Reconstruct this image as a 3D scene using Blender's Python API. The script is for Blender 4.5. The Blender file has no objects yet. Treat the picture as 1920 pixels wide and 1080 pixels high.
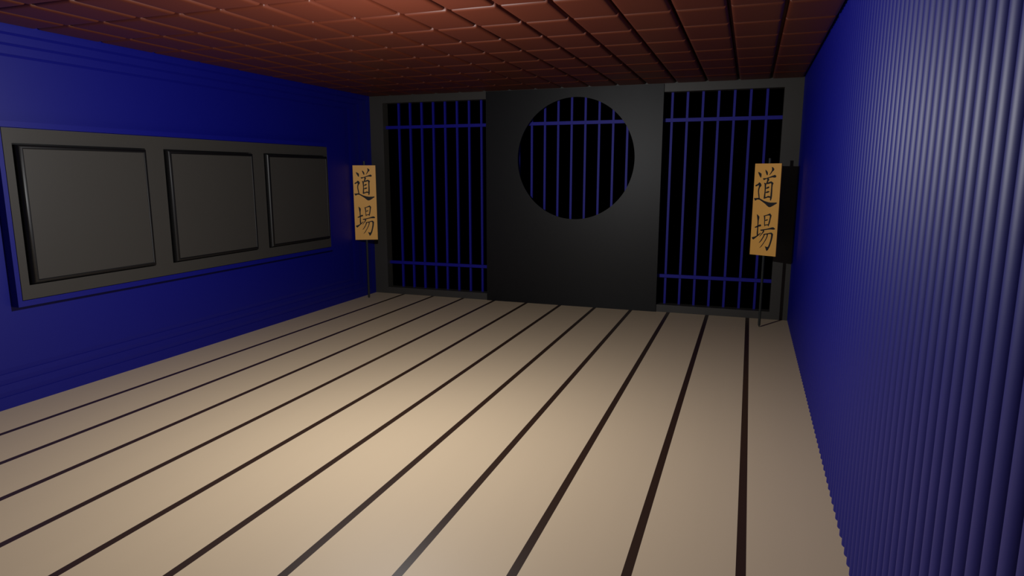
BLUE = (.001, .003, .225)
FLOOR = (.735, .572, .372)
STRIP = (.042, .020, .011)
TILE = (.093, .0165, .0052)
GREY = (.052, .048, .042)
SCREEN = (.0030, .0030, .0034)
BOARD = (1.0, .51, .105)
POWER = 226; LCOL = (1, 1, 1)
TGAP = .022
TPROF = [(0, .06), (0, .034), (.003, .016), (.010, .006), (.020, .0018), (.034, .0004), (.075, 0)]
LLOC=(.18,-5.2,2.22); SMOOTH=1.8
DB=1; GB=1
KANJI = [[[(-0.1213,1.8805),(-0.1022,1.8747),(-0.0777,1.8602),(-0.0747,1.8342),(-0.0803,1.8082),(-0.0951,1.8255),(-0.1114,1.8544)],[(-0.0318,1.9062),(-0.0158,1.8964),(-0.0005,1.8775),(0.0038,1.8517),(-0.0056,1.8373),(-0.0159,1.8545),(-0.0269,1.8804)],[(0.0437,1.9373),(0.0603,1.9326),(0.0778,1.9143),(0.0764,1.9001),(0.0606,1.8859),(0.0442,1.8631),(0.0245,1.8414),(0.0223,1.8471),(0.0363,1.8717),(0.049,1.8974),(0.0492,1.9201)],[(-0.0552,1.8025),(-0.0463,1.8066),(-0.0127,1.8085),(0.0289,1.8231),(0.07,1.8392),(0.0905,1.8461),(0.1062,1.8347),(0.1072,1.8205),(0.0928,1.8131),(0.0596,1.8163),(0.0238,1.8087),(-0.0119,1.797),(-0.0416,1.7835),(-0.0495,1.791)],[(-0.0013,1.8028),(0.018,1.8047),(0.0252,1.7886),(0.0143,1.7713),(0.0082,1.754),(-0.0081,1.7423),(-0.0103,1.7567),(-0.0028,1.7712)],[(-0.0382,1.7523),(-0.0209,1.7508),(-0.0093,1.7423),(-0.0097,1.696),(-0.0108,1.6497),(-0.011,1.5917),(-0.0135,1.5742),(-0.0201,1.5624),(-0.0316,1.569),(-0.0291,1.6029),(-0.0249,1.6494),(-0.0257,1.6958),(-0.0309,1.7362)],[(-0.0144,1.7451),(0.0063,1.7551),(0.0329,1.7657),(0.0507,1.7705),(0.0728,1.7575),(0.0796,1.7462),(0.0716,1.7317),(0.0692,1.6973),(0.0713,1.6514),(0.0715,1.6053),(0.0695,1.5736),(0.0579,1.5403),(0.0475,1.5585),(0.05,1.5933),(0.0519,1.651),(0.0529,1.697),(0.0531,1.7372),(0.0474,1.7487),(0.0226,1.7403),(-0.0106,1.7353)],[(-0.0165,1.6873),(-0.0048,1.6961),(0.0127,1.7079),(0.0277,1.711),(0.0325,1.7025),(0.0231,1.6897),(0.0083,1.6836),(-0.0113,1.6833)],[(-0.0143,1.638),(-0.0016,1.6499),(0.0162,1.6572),(0.0333,1.6564),(0.0364,1.6478),(0.0237,1.6377),(0.0056,1.6338),(-0.0127,1.6334)],[(-0.0156,1.5858),(0.0026,1.5891),(0.0203,1.5994),(0.0355,1.5998),(0.0537,1.5922),(0.0523,1.5771),(0.0338,1.5801),(0.0156,1.5796),(0.0008,1.5717),(-0.0143,1.5683)],[(-0.146,1.7202),(-0.1341,1.7291),(-0.1129,1.7399),(-0.0986,1.7587),(-0.0793,1.7484),(-0.0673,1.7271),(-0.0706,1.7125),(-0.0851,1.6978),(-0.0926,1.6714),(-0.0925,1.6422),(-0.0868,1.6131),(-0.0823,1.584),(-0.079,1.5636),(-0.0915,1.5633),(-0.0976,1.5895),(-0.1034,1.6186),(-0.1079,1.6477),(-0.1074,1.677),(-0.1011,1.7033),(-0.0989,1.7179),(-0.1086,1.7225),(-0.1235,1.7118),(-0.1388,1.7069)],[(-0.1529,1.5715),(-0.1358,1.5697),(-0.1109,1.5727),(-0.0892,1.575),(-0.0633,1.5611),(-0.0248,1.5418),(0.0191,1.5286),(0.0561,1.5229),(0.0984,1.5242),(0.1343,1.5266),(0.1364,1.5151),(0.1122,1.4999),(0.0833,1.4815),(0.0599,1.4691),(0.0417,1.4684),(0.0226,1.4793),(-0.0101,1.5073),(-0.0489,1.5323),(-0.0813,1.5518),(-0.1096,1.5539),(-0.1247,1.5447),(-0.1368,1.5384),(-0.1454,1.5529)]],[[(-0.1021,1.3792),(-0.091,1.3738),(-0.0688,1.3512),(-0.0693,1.3305),(-0.0735,1.3007),(-0.0734,1.2533),(-0.0733,1.2058),(-0.0719,1.1583),(-0.0699,1.1287),(-0.0856,1.1097),(-0.0901,1.1571),(-0.0877,1.2049),(-0.0872,1.2525),(-0.0891,1.2999),(-0.0974,1.3469)],[(-0.1219,1.2237),(-0.1066,1.2324),(-0.0793,1.247),(-0.052,1.2616),(-0.0368,1.2495),(-0.044,1.2361),(-0.0687,1.231),(-0.0963,1.2193),(-0.1149,1.214)],[(-0.1504,1.0991),(-0.1328,1.1033),(-0.1079,1.1111),(-0.0806,1.1279),(-0.0538,1.1506),(-0.0359,1.1637),(-0.0382,1.1516),(-0.0586,1.1294),(-0.0825,1.1099),(-0.1124,1.0838),(-0.1274,1.0707),(-0.1407,1.0787)],[(-0.0159,1.3684),(-0.0003,1.3662),(0.0061,1.346),(0.0052,1.3049),(0.0069,1.2638),(0.0095,1.2433),(0.0025,1.237),(-0.0042,1.2632),(-0.0052,1.3043),(-0.0095,1.3394)],[(-0.0066,1.3689),(0.0176,1.3758),(0.0473,1.3889),(0.062,1.3965),(0.082,1.373),(0.08,1.3583),(0.0731,1.326),(0.0669,1.2847),(0.0594,1.2609),(0.0518,1.2382),(0.0437,1.2483),(0.049,1.2779),(0.0557,1.3134),(0.0611,1.3487),(0.0609,1.3691),(0.0424,1.3711),(0.0184,1.3642),(0.0003,1.3586)],[(0.0034,1.3136),(0.0213,1.3221),(0.0383,1.3253),(0.0402,1.3155),(0.0254,1.3071),(0.0041,1.3036)],[(0.0022,1.2594),(0.0254,1.2637),(0.0527,1.2693),(0.0536,1.2559),(0.0262,1.252),(0.003,1.2477)],[(-0.0494,1.1954),(-0.0321,1.1995),(0.0169,1.2084),(0.0592,1.2199),(0.095,1.2326),(0.113,1.2348),(0.1334,1.2215),(0.1342,1.2099),(0.1151,1.2058),(0.0785,1.2064),(0.0421,1.2012),(-0.0065,1.1893),(-0.034,1.1816),(-0.0438,1.1869)],[(-0.0158,1.1887),(0.0007,1.1927),(0.0038,1.1751),(-0.0076,1.1596),(-0.0279,1.1375),(-0.048,1.1123),(-0.0526,1.115),(-0.0374,1.1398),(-0.0221,1.1616),(-0.0148,1.1739)],[(-0.0066,1.1449),(0.0146,1.1522),(0.0511,1.1606),(0.0811,1.1696),(0.0994,1.1697),(0.1158,1.1532),(0.1144,1.1297),(0.1083,1.0881),(0.0964,1.0401),(0.0841,0.9978),(0.0651,0.9607),(0.0477,0.9443),(0.0366,0.9701),(0.0239,1.0018),(0.0314,1.0006),(0.0504,0.995),(0.0624,0.999),(0.0728,1.0265),(0.0826,1.0627),(0.0906,1.1045),(0.0924,1.1399),(0.0853,1.154),(0.058,1.1493),(0.0216,1.1409),(-0.0027,1.1345)],[(0.0025,1.1485),(0.0166,1.1417),(0.0021,1.1099),(-0.0172,1.0729),(-0.0373,1.0476),(-0.0553,1.0342),(-0.0527,1.0434),(-0.0327,1.0717),(-0.0132,1.1059),(-0.0014,1.1334)],[(0.0362,1.1537),(0.0528,1.1536),(0.0507,1.1222),(0.035,1.0827),(0.0101,1.0393),(-0.0152,0.9986),(-0.0405,0.9756),(-0.041,0.9815),(-0.0191,1.0102),(0.0062,1.0509),(0.028,1.094),(0.0382,1.1243)]]]
import bpy, bmesh, math
from mathutils import Vector
SC = bpy.context.scene
COL = SC.collection
W2 = 3.0227          # half the room's width (x)
H = 3.0              # underside of the ceiling tiles
D = 10.0             # length of the room (y from -D to 0)

# ------------------------------------------------------------------ materials
def mat(name, color, rough=0.5, spec=0.5, bump=None, metallic=0.0, vary=None):
    m = bpy.data.materials.new(name); m.use_nodes = True
    nt = m.node_tree; b = nt.nodes['Principled BSDF']
    b.inputs['Base Color'].default_value = (*color, 1)
    b.inputs['Roughness'].default_value = rough
    b.inputs['Specular IOR Level'].default_value = spec
    b.inputs['Metallic'].default_value = metallic
    if vary:
        tc = nt.nodes.new('ShaderNodeTexCoord'); mp = nt.nodes.new('ShaderNodeMapping')
        mp.inputs['Scale'].default_value = vary[0]
        nz = nt.nodes.new('ShaderNodeTexNoise'); nz.inputs['Scale'].default_value = vary[1]
        nz.inputs['Detail'].default_value = 4
        mr = nt.nodes.new('ShaderNodeMapRange')
        mr.inputs['To Min'].default_value = 1 - vary[2]; mr.inputs['To Max'].default_value = 1 + vary[2]
        mx = nt.nodes.new('ShaderNodeVectorMath'); mx.operation = 'SCALE'
        mx.inputs[0].default_value = color
        nt.links.new(tc.outputs['Object'], mp.inputs['Vector'])
        nt.links.new(mp.outputs['Vector'], nz.inputs['Vector'])
        nt.links.new(nz.outputs['Fac'], mr.inputs['Value'])
        nt.links.new(mr.outputs['Result'], mx.inputs['Scale'])
        nt.links.new(mx.outputs['Vector'], b.inputs['Base Color'])
    return m

M = {}
M['blue'] = mat('blue_paint', BLUE, 0.5, 0.5, vary=((1, 1, 1), 3.0, 0.02))
M['floor'] = mat('pale_plank', FLOOR, 0.5, 0.5, vary=((4, .25, 1), 2.0, 0.015))
M['strip'] = mat('dark_joint', STRIP, 0.4, 0.5)
M['tile'] = mat('brown_tile', TILE, 0.5, 0.5, vary=((1, 1, 1), 2.5, 0.03))
M['grey'] = mat('grey_paint', GREY, 0.5, 0.5, vary=((1, 1, 1), 3.0, 0.02))
M['bars'] = mat('grille_blue', (.006, .004, .33), 0.55, 0.38)
M['molding'] = mat('black_molding', (.003, .003, .0035), 0.44, 0.55)
M['screen'] = mat('dark_grey_panel', SCREEN, 0.46, 0.34)
M['board'] = mat('ochre_board', BOARD, 0.5, 0.38, vary=((1, 1, .2), 6.0, 0.02))
M['ink'] = mat('black_ink', (.012, .012, .016), 0.6, 0.3)
M['post'] = mat('dark_post', (.03, .034, .034), 0.5, 0.4)

# ------------------------------------------------------------------ helpers
def link(name, bm, mats, parent=None, smooth=None, loc=None):
    me = bpy.data.meshes.new(name)
    bmesh.ops.recalc_face_normals(bm, faces=bm.faces)
    if smooth is not None:
        for f in bm.faces: f.smooth = True
        for e in bm.edges:
            if len(e.link_faces) == 2 and e.calc_face_angle(0) > math.radians(smooth): e.smooth = False
    bm.to_mesh(me); bm.free()
    for m in (mats if isinstance(mats, list) else [mats]): me.materials.append(M[m])
    o = bpy.data.objects.new(name, me); COL.objects.link(o)
    if parent: o.parent = parent
    if loc: o.location = loc
    return o

def empty(name, loc=(0, 0, 0), rz=0):
    o = bpy.data.objects.new(name, None); COL.objects.link(o)
    o.location = loc; o.rotation_euler = (0, 0, rz); o.empty_display_size = .1
    return o

def tag(o, label=None, cat=None, group=None, kind=None):
    if label: o['label'] = label
    if cat: o['category'] = cat
    if group: o['group'] = group
    if kind: o['kind'] = kind
    return o

def box(bm, x0, x1, y0, y1, z0, z1, mi=0):
    v = [bm.verts.new((x, y, z)) for z in (z0, z1) for x, y in ((x0, y0), (x1, y0), (x1, y1), (x0, y1))]
    for q in ((3, 2, 1, 0), (4, 5, 6, 7), (0, 1, 5, 4), (1, 2, 6, 5), (2, 3, 7, 6), (3, 0, 4, 7)):
        bm.faces.new([v[i] for i in q]).material_index = mi

def cells(bm, us, vs, solid, w0, w1, to3):
    """A slab cut on a grid: only its outer faces are made. to3(u, v, w) -> xyz"""
    V = {}
    def P(i, j, k):
        if (i, j, k) not in V: V[i, j, k] = bm.verts.new(to3(us[i], vs[j], (w0, w1)[k]))
        return V[i, j, k]
    nu, nv = len(us) - 1, len(vs) - 1
    S = lambda i, j: 0 <= i < nu and 0 <= j < nv and solid(i, j)
    for i in range(nu):
        for j in range(nv):
            if not S(i, j): continue
            for k in (0, 1): bm.faces.new([P(i, j, k), P(i + 1, j, k), P(i + 1, j + 1, k), P(i, j + 1, k)])
            if not S(i - 1, j): bm.faces.new([P(i, j, 0), P(i, j + 1, 0), P(i, j + 1, 1), P(i, j, 1)])
            if not S(i + 1, j): bm.faces.new([P(i + 1, j, 0), P(i + 1, j + 1, 0), P(i + 1, j + 1, 1), P(i + 1, j, 1)])
            if not S(i, j - 1): bm.faces.new([P(i, j, 0), P(i + 1, j, 0), P(i + 1, j, 1), P(i, j, 1)])
            if not S(i, j + 1): bm.faces.new([P(i, j + 1, 0), P(i + 1, j + 1, 0), P(i + 1, j + 1, 1), P(i, j + 1, 1)])

def rings(bm, loops, cap=True, mi=0):
    R = [[bm.verts.new(p) for p in l] for l in loops]
    for a, b in zip(R, R[1:]):
        n = len(a)
        for i in range(n):
            bm.faces.new([a[i], a[(i + 1) % n], b[(i + 1) % n], b[i]]).material_index = mi
    if cap: bm.faces.new(R[-1]).material_index = mi
    return R

def cyl(bm, x, y, z0, z1, r, seg=20, taper=None):
    lv = [(z0, r), (z1, r)]
    if taper: lv = [(z0, .0015), (z0 + taper, r), (z1, r)]
    ls = [[(x + q * math.cos(2 * math.pi * k / seg), y + q * math.sin(2 * math.pi * k / seg), z) for k in range(seg)] for z, q in lv]
    R = rings(bm, ls)
    bm.faces.new(R[0])

# ------------------------------------------------------------------ floor: 12 planks with dark joints let in flush
bm = bmesh.new()
per, first, jw = 0.50717, -2.5291, 0.0235
xs = [-W2 - .05]
for k in range(11): xs += [first + per * k - jw, first + per * k + jw]
xs.append(W2 + .10)
for i, (a, b) in enumerate(zip(xs, xs[1:])): box(bm, a, b, -D, .15, -.06, 0, i % 2)
bmesh.ops.remove_doubles(bm, verts=bm.verts, dist=1e-5)
dup = [f for f in bm.faces if abs(f.normal.x) > .9 and -W2 < f.calc_center_median().x < W2]
bmesh.ops.delete(bm, geom=dup, context='FACES_ONLY')
tag(link('floor', bm, ['floor', 'strip']), kind='structure',
    label='pale wooden plank floor with dark joints running to the barred windows')

# ------------------------------------------------------------------ ceiling: 16 x 18 rounded tiles under a slab
bm = bmesh.new()
NX, NY = 16, 18
tx, ty = 2 * W2 / NX, D / NY
gap = TGAP
prof = TPROF    # (inset from the tile's rim, height above the underside)
def rrect(cx, cy, hx, hy, r, z, seg=4):
    out = []
    for q, (sx, sy) in enumerate(((1, 1), (-1, 1), (-1, -1), (1, -1))):
        for k in range(seg + 1):
            a = math.pi / 2 * (q + k / seg)
            out.append((cx + sx * (hx - r) + r * math.cos(a), cy + sy * (hy - r) + r * math.sin(a), z))
    return out
for i in range(NX):
    for j in range(NY):
        cx, cy = -W2 + tx * (i + .5), -ty * (j + .5)
        ls = [rrect(cx, cy, tx / 2 - gap / 2 - ins, ty / 2 - gap / 2 - ins, max(.014 - ins * .4, .004), H + z) for ins, z in prof]
        rings(bm, ls)
box(bm, -W2 - .1, W2 + .1, -D, .15, H + .06, H + .12)
tag(link('ceiling', bm, 'tile', smooth=40), kind='structure',
    label='brown ceiling of rounded rectangular tiles in a grid')

# ------------------------------------------------------------------ left wall with nested grooves near its edges
bm = bmesh.new()
yin = [.10, .35, .60]; zb = [.100, .200, .286]; zt = [H - 2.945, H - 2.863, H - 2.779]
def rect(iy, ib, it, x): return [(x, -iy, ib), (x, -D + iy, ib), (x, -D + iy, H - it), (x, -iy, H - it)]
x0 = -W2
loops = [rect(0, 0, -.06, x0 - .1), rect(0, 0, -.06, x0)]
for a, b, c in zip(yin, zb, zt):
    w, d = .040, .0055
    loops += [rect(a - .05, b - .001, c - .001, x0), rect(a, b, c, x0 - d), rect(a + .10, b + w, c + w * .5, x0)]
rings(bm, loops)
tag(link('wall_left', bm, 'blue'), kind='structure', label='blue left wall with fine grooves along its edges')

# ------------------------------------------------------------------ right wall of upright half-round ribs
bm = bmesh.new()
rp, r = 0.0912, 0.0456
n = 110; y = -7.122 + 78 * rp; SEG = 12
pts = [(W2 + r, .15)]
for k in range(n):
    yc = y - k * rp
    for s in range(SEG + 1):
        a = math.pi * s / SEG
        if s == 0 and k: continue
        pts.append((W2 + r - r * math.sin(a), yc + r * math.cos(a)))
lo = [bm.verts.new((a, b, -.0)) for a, b in pts]; hi = [bm.verts.new((a, b, H + .06)) for a, b in pts]
blo = [bm.verts.new((W2 + .1, b, 0)) for a, b in (pts[0], pts[-1])]; bhi = [bm.verts.new((W2 + .1, b, H + .06)) for a, b in (pts[0], pts[-1])]
for i in range(len(pts) - 1): bm.faces.new([lo[i], lo[i + 1], hi[i + 1], hi[i]])
bm.faces.new([blo[0], bhi[0], bhi[1], blo[1]])
bm.faces.new([lo[0], hi[0], bhi[0], blo[0]]); bm.faces.new([lo[-1], blo[1], bhi[1], hi[-1]])
bm.faces.new(list(reversed(lo)) + [blo[0], blo[1]]); bm.faces.new(hi + [bhi[1], bhi[0]])
tag(link('wall_right', bm, 'blue', smooth=50), kind='structure', label='blue right wall of upright half-round ribs')

# ------------------------------------------------------------------ back wall: a grey surround with one wide opening
bm = bmesh.new()
cells(bm, [-W2, -2.8, 2.806, W2 + .05], [0, .10, 2.90, H + .06], lambda i, j: not (i == 1 and j == 1), 0, .15,
      lambda u, v, w: (u, w, v))
tag(link('wall_back', bm, 'grey'), kind='structure', label='grey end wall framing the wide dark barred opening')

# ------------------------------------------------------------------ blue grille in the opening
g = tag(empty('window_grille', (0, .11, .10)),
        'dark blue grille of upright bars and two rails in the black end wall opening', 'window grille')
bm = bmesh.new(); b = .015
box(bm, -b, b, 0.0, .03, 0, 2.80)
bar = link('bar', bm, 'bars', g)
for k in range(28):
    o = bar if k == 0 else bar.copy()
    if k: COL.objects.link(o); o.parent = g
    o.location = (-2.594 + .1930 * k, 0, 0)
for z in (2.548, .487):
    bm = bmesh.new(); box(bm, -2.80, 2.806, -.03, 0, z - .10 - .0225, z - .10 + .0225)
    link('rail', bm, 'bars', g)

# ------------------------------------------------------------------ tall panel with the round hole
bm = bmesh.new()
px0, px1, cx, cz, R = -1.117, 1.361, .187, 2.056, .823
half = (px1 - px0) / 2; mx = (px0 + px1) / 2
ang = [2 * math.pi * k / 128 for k in range(128)]
corner = [math.atan2(z - cz, x - cx) % (2 * math.pi) for x in (px0, px1) for z in (0, H - .001)]
ang = sorted(set([a for a in ang if min(abs(a - c) for c in corner) > .012] + corner))
def rim(a):
    c, s = math.cos(a), math.sin(a); t = 1e9
    if c > 1e-9: t = min(t, (px1 - cx) / c)
    if c < -1e-9: t = min(t, (px0 - cx) / c)
    if s > 1e-9: t = min(t, (H - .001 - cz) / s)
    if s < -1e-9: t = min(t, (0 - cz) / s)
    return cx + t * c, cz + t * s
V = [[], [], [], []]
for a in ang:
    c = (cx + R * math.cos(a), cz + R * math.sin(a)); e = rim(a)
    for q, (p, yy) in enumerate(((c, -.02), (e, -.02), (e, 0), (c, 0))): V[q].append(bm.verts.new((p[0], yy, p[1])))
n = len(ang)
for i in range(n):
    j = (i + 1) % n
    for q in range(4): bm.faces.new([V[q][i], V[q][j], V[(q + 1) % 4][j], V[(q + 1) % 4][i]])
tag(link('round_window_panel', bm, 'screen'),
    'tall dark grey panel with a large round hole, standing between the two barred openings', 'panel')

# ------------------------------------------------------------------ three-panel unit on the left wall
u = tag(empty('wall_panel_unit', (-W2, -3.33, .811)),
        'long grey frame holding three square panels, mounted on a blue backing on the left wall', 'wall panel')
ox, oy, oz = u.location
def L(p): return (p[0] - ox, p[1] - oy, p[2] - oz)
DF = .080
Y0, Y1, Z0, Z1 = -5.450, -1.215, .811, 2.262
gy0, gy1, gz0, gz1 = -5.410, -1.252, .862, 2.212
bm = bmesh.new()
cells(bm, [Y0, gy0 - .005, gy1 + .005, Y1], [Z0, gz0 - .005, gz1 + .005, Z1], lambda i, j: not (i == 1 and j == 1), .02, DF,
      lambda a, c, w: L((-W2 + w, a, c)))
box(bm, 0, .02, Y0 - oy, Y1 - oy, Z0 - oz, Z1 - oz)
link('backing', bm, 'blue', u)
OP = [(-5.345, -4.135), (-3.925, -2.707), (-2.503, -1.290)]
oz0, oz1 = .975, 2.096
bm = bmesh.new()
ys = [gy0] + [v for o in OP for v in o] + [gy1]
cells(bm, ys, [gz0, oz0, oz1, gz1], lambda i, j: not (i % 2 == 1 and j == 1), .034, DF, lambda a, c, w: L((-W2 + w, a, c)))
box(bm, .021, .034, gy0 - oy, gy1 - oy, gz0 - oz, gz1 - oz)
link('frame', bm, 'grey', u)
def ring4(a, c, iy, iz, x):
    return [L((-W2 + x, a + iy, oz0 + iz)), L((-W2 + x, c - iy, oz0 + iz)), L((-W2 + x, c - iy, oz1 - iz)), L((-W2 + x, a + iy, oz1 - iz))]
bw, bz, e, N = .056, .045, .046, 10
for (a, c) in OP:
    # flat grey panel face standing a little proud of the frame
    bm = bmesh.new()
    rings(bm, [ring4(a, c, bw - .004, bz - .004, .0345), ring4(a, c, bw - .004, bz - .004, DF + e - .006)])
    pn = link('panel', bm, 'grey', u)
    # dark rounded molding round it, rolling over at its inner lip
    bm = bmesh.new()
    gm = .012
    prof = [(.001, .0345), (.001, .042), (gm, .042), (gm, DF + .006)]
    for k in range(1, N + 1):
        t = math.pi / 2 * k / N
        prof.append((gm + (bw - .011 - gm) * (1 - math.cos(t)), DF + .006 + (e - .006) * math.sin(t)))
    prof += [(bw - .006, DF + e - .001), (bw - .002, DF + e - .005), (bw - .001, .04)]
    R_ = rings(bm, [ring4(a, c, i, i * bz / bw, x) for i, x in prof], cap=False)
    mo = link('border_molding', bm, 'molding', pn, smooth=50)
    mo['label'] = 'black rounded molding'

# ------------------------------------------------------------------ the two signs
def sign(loc, rz, mirror, label):
    s = tag(empty('standing_sign', loc, rz), label, 'sign', 'upright signs on thin posts')
    bm = bmesh.new(); box(bm, -.163, .163, 0, .018, .889, 1.977)
    bo = link('sign_board', bm, 'board', s)
    bm = bmesh.new(); cyl(bm, 0, .034, 0, 2.038, .0155, taper=.028)
    link('post', bm, 'post', s, smooth=40)
    for ch in KANJI:
        bm = bmesh.new()
        for st in ch:
            f = bm.faces.new([bm.verts.new((x, -.0012, z)) for x, z in st])
            r_ = bmesh.ops.extrude_face_region(bm, geom=[f])
            for v in r_['geom']:
                if isinstance(v, bmesh.types.BMVert): v.co.y = 0.0002
        link('painted_character', bm, 'ink', bo)
    return s
PH = math.radians(28)
# a board turned by rz: its lettering faces -y of the sign's own frame
sign((2.664, -.530, 0), -PH, 1, 'ochre sign with two black characters on a post, beside the ribbed blue wall')
sign((-2.852, -.491, 0), PH, 1, 'ochre sign with two black characters on a post, beside the smooth blue wall')

# ------------------------------------------------------------------ light, world, camera
ld = bpy.data.lights.new('ceiling_lamp_light', 'POINT'); ld.energy = POWER; ld.shadow_soft_size = .02; ld.color = LCOL
lo_ = bpy.data.objects.new('room_light', ld); COL.objects.link(lo_); lo_.location = LLOC
ld.use_nodes = True
nt = ld.node_tree; em = nt.nodes['Emission']; lf = nt.nodes.new('ShaderNodeLightFalloff')
lf.inputs['Strength'].default_value = 1.0; lf.inputs['Smooth'].default_value = SMOOTH
nt.links.new(lf.outputs['Quadratic'], em.inputs['Strength'])
w = bpy.data.worlds.new('World'); SC.world = w; w.use_nodes = True
w.node_tree.nodes['Background'].inputs['Color'].default_value = (0, 0, 0, 1)
w.node_tree.nodes['Background'].inputs['Strength'].default_value = 0

cd = bpy.data.cameras.new('camera'); cam = bpy.data.objects.new('camera', cd); COL.objects.link(cam)
cd.sensor_width = 36; cd.lens = 1230.73 * 36 / 1920; cd.clip_start = .02
cam.location = (2.47863, -8.94170, 1.86516)
cam.rotation_euler = (math.pi / 2 - .173206, 0, .344457)
SC.camera = cam
SC.view_settings.view_transform = 'Standard'; SC.view_settings.look = 'None'
SC.view_settings.exposure = 0; SC.view_settings.gamma = 1; SC.view_settings.use_curve_mapping = False
SC.cycles.diffuse_bounces = DB
SC.cycles.glossy_bounces = GB
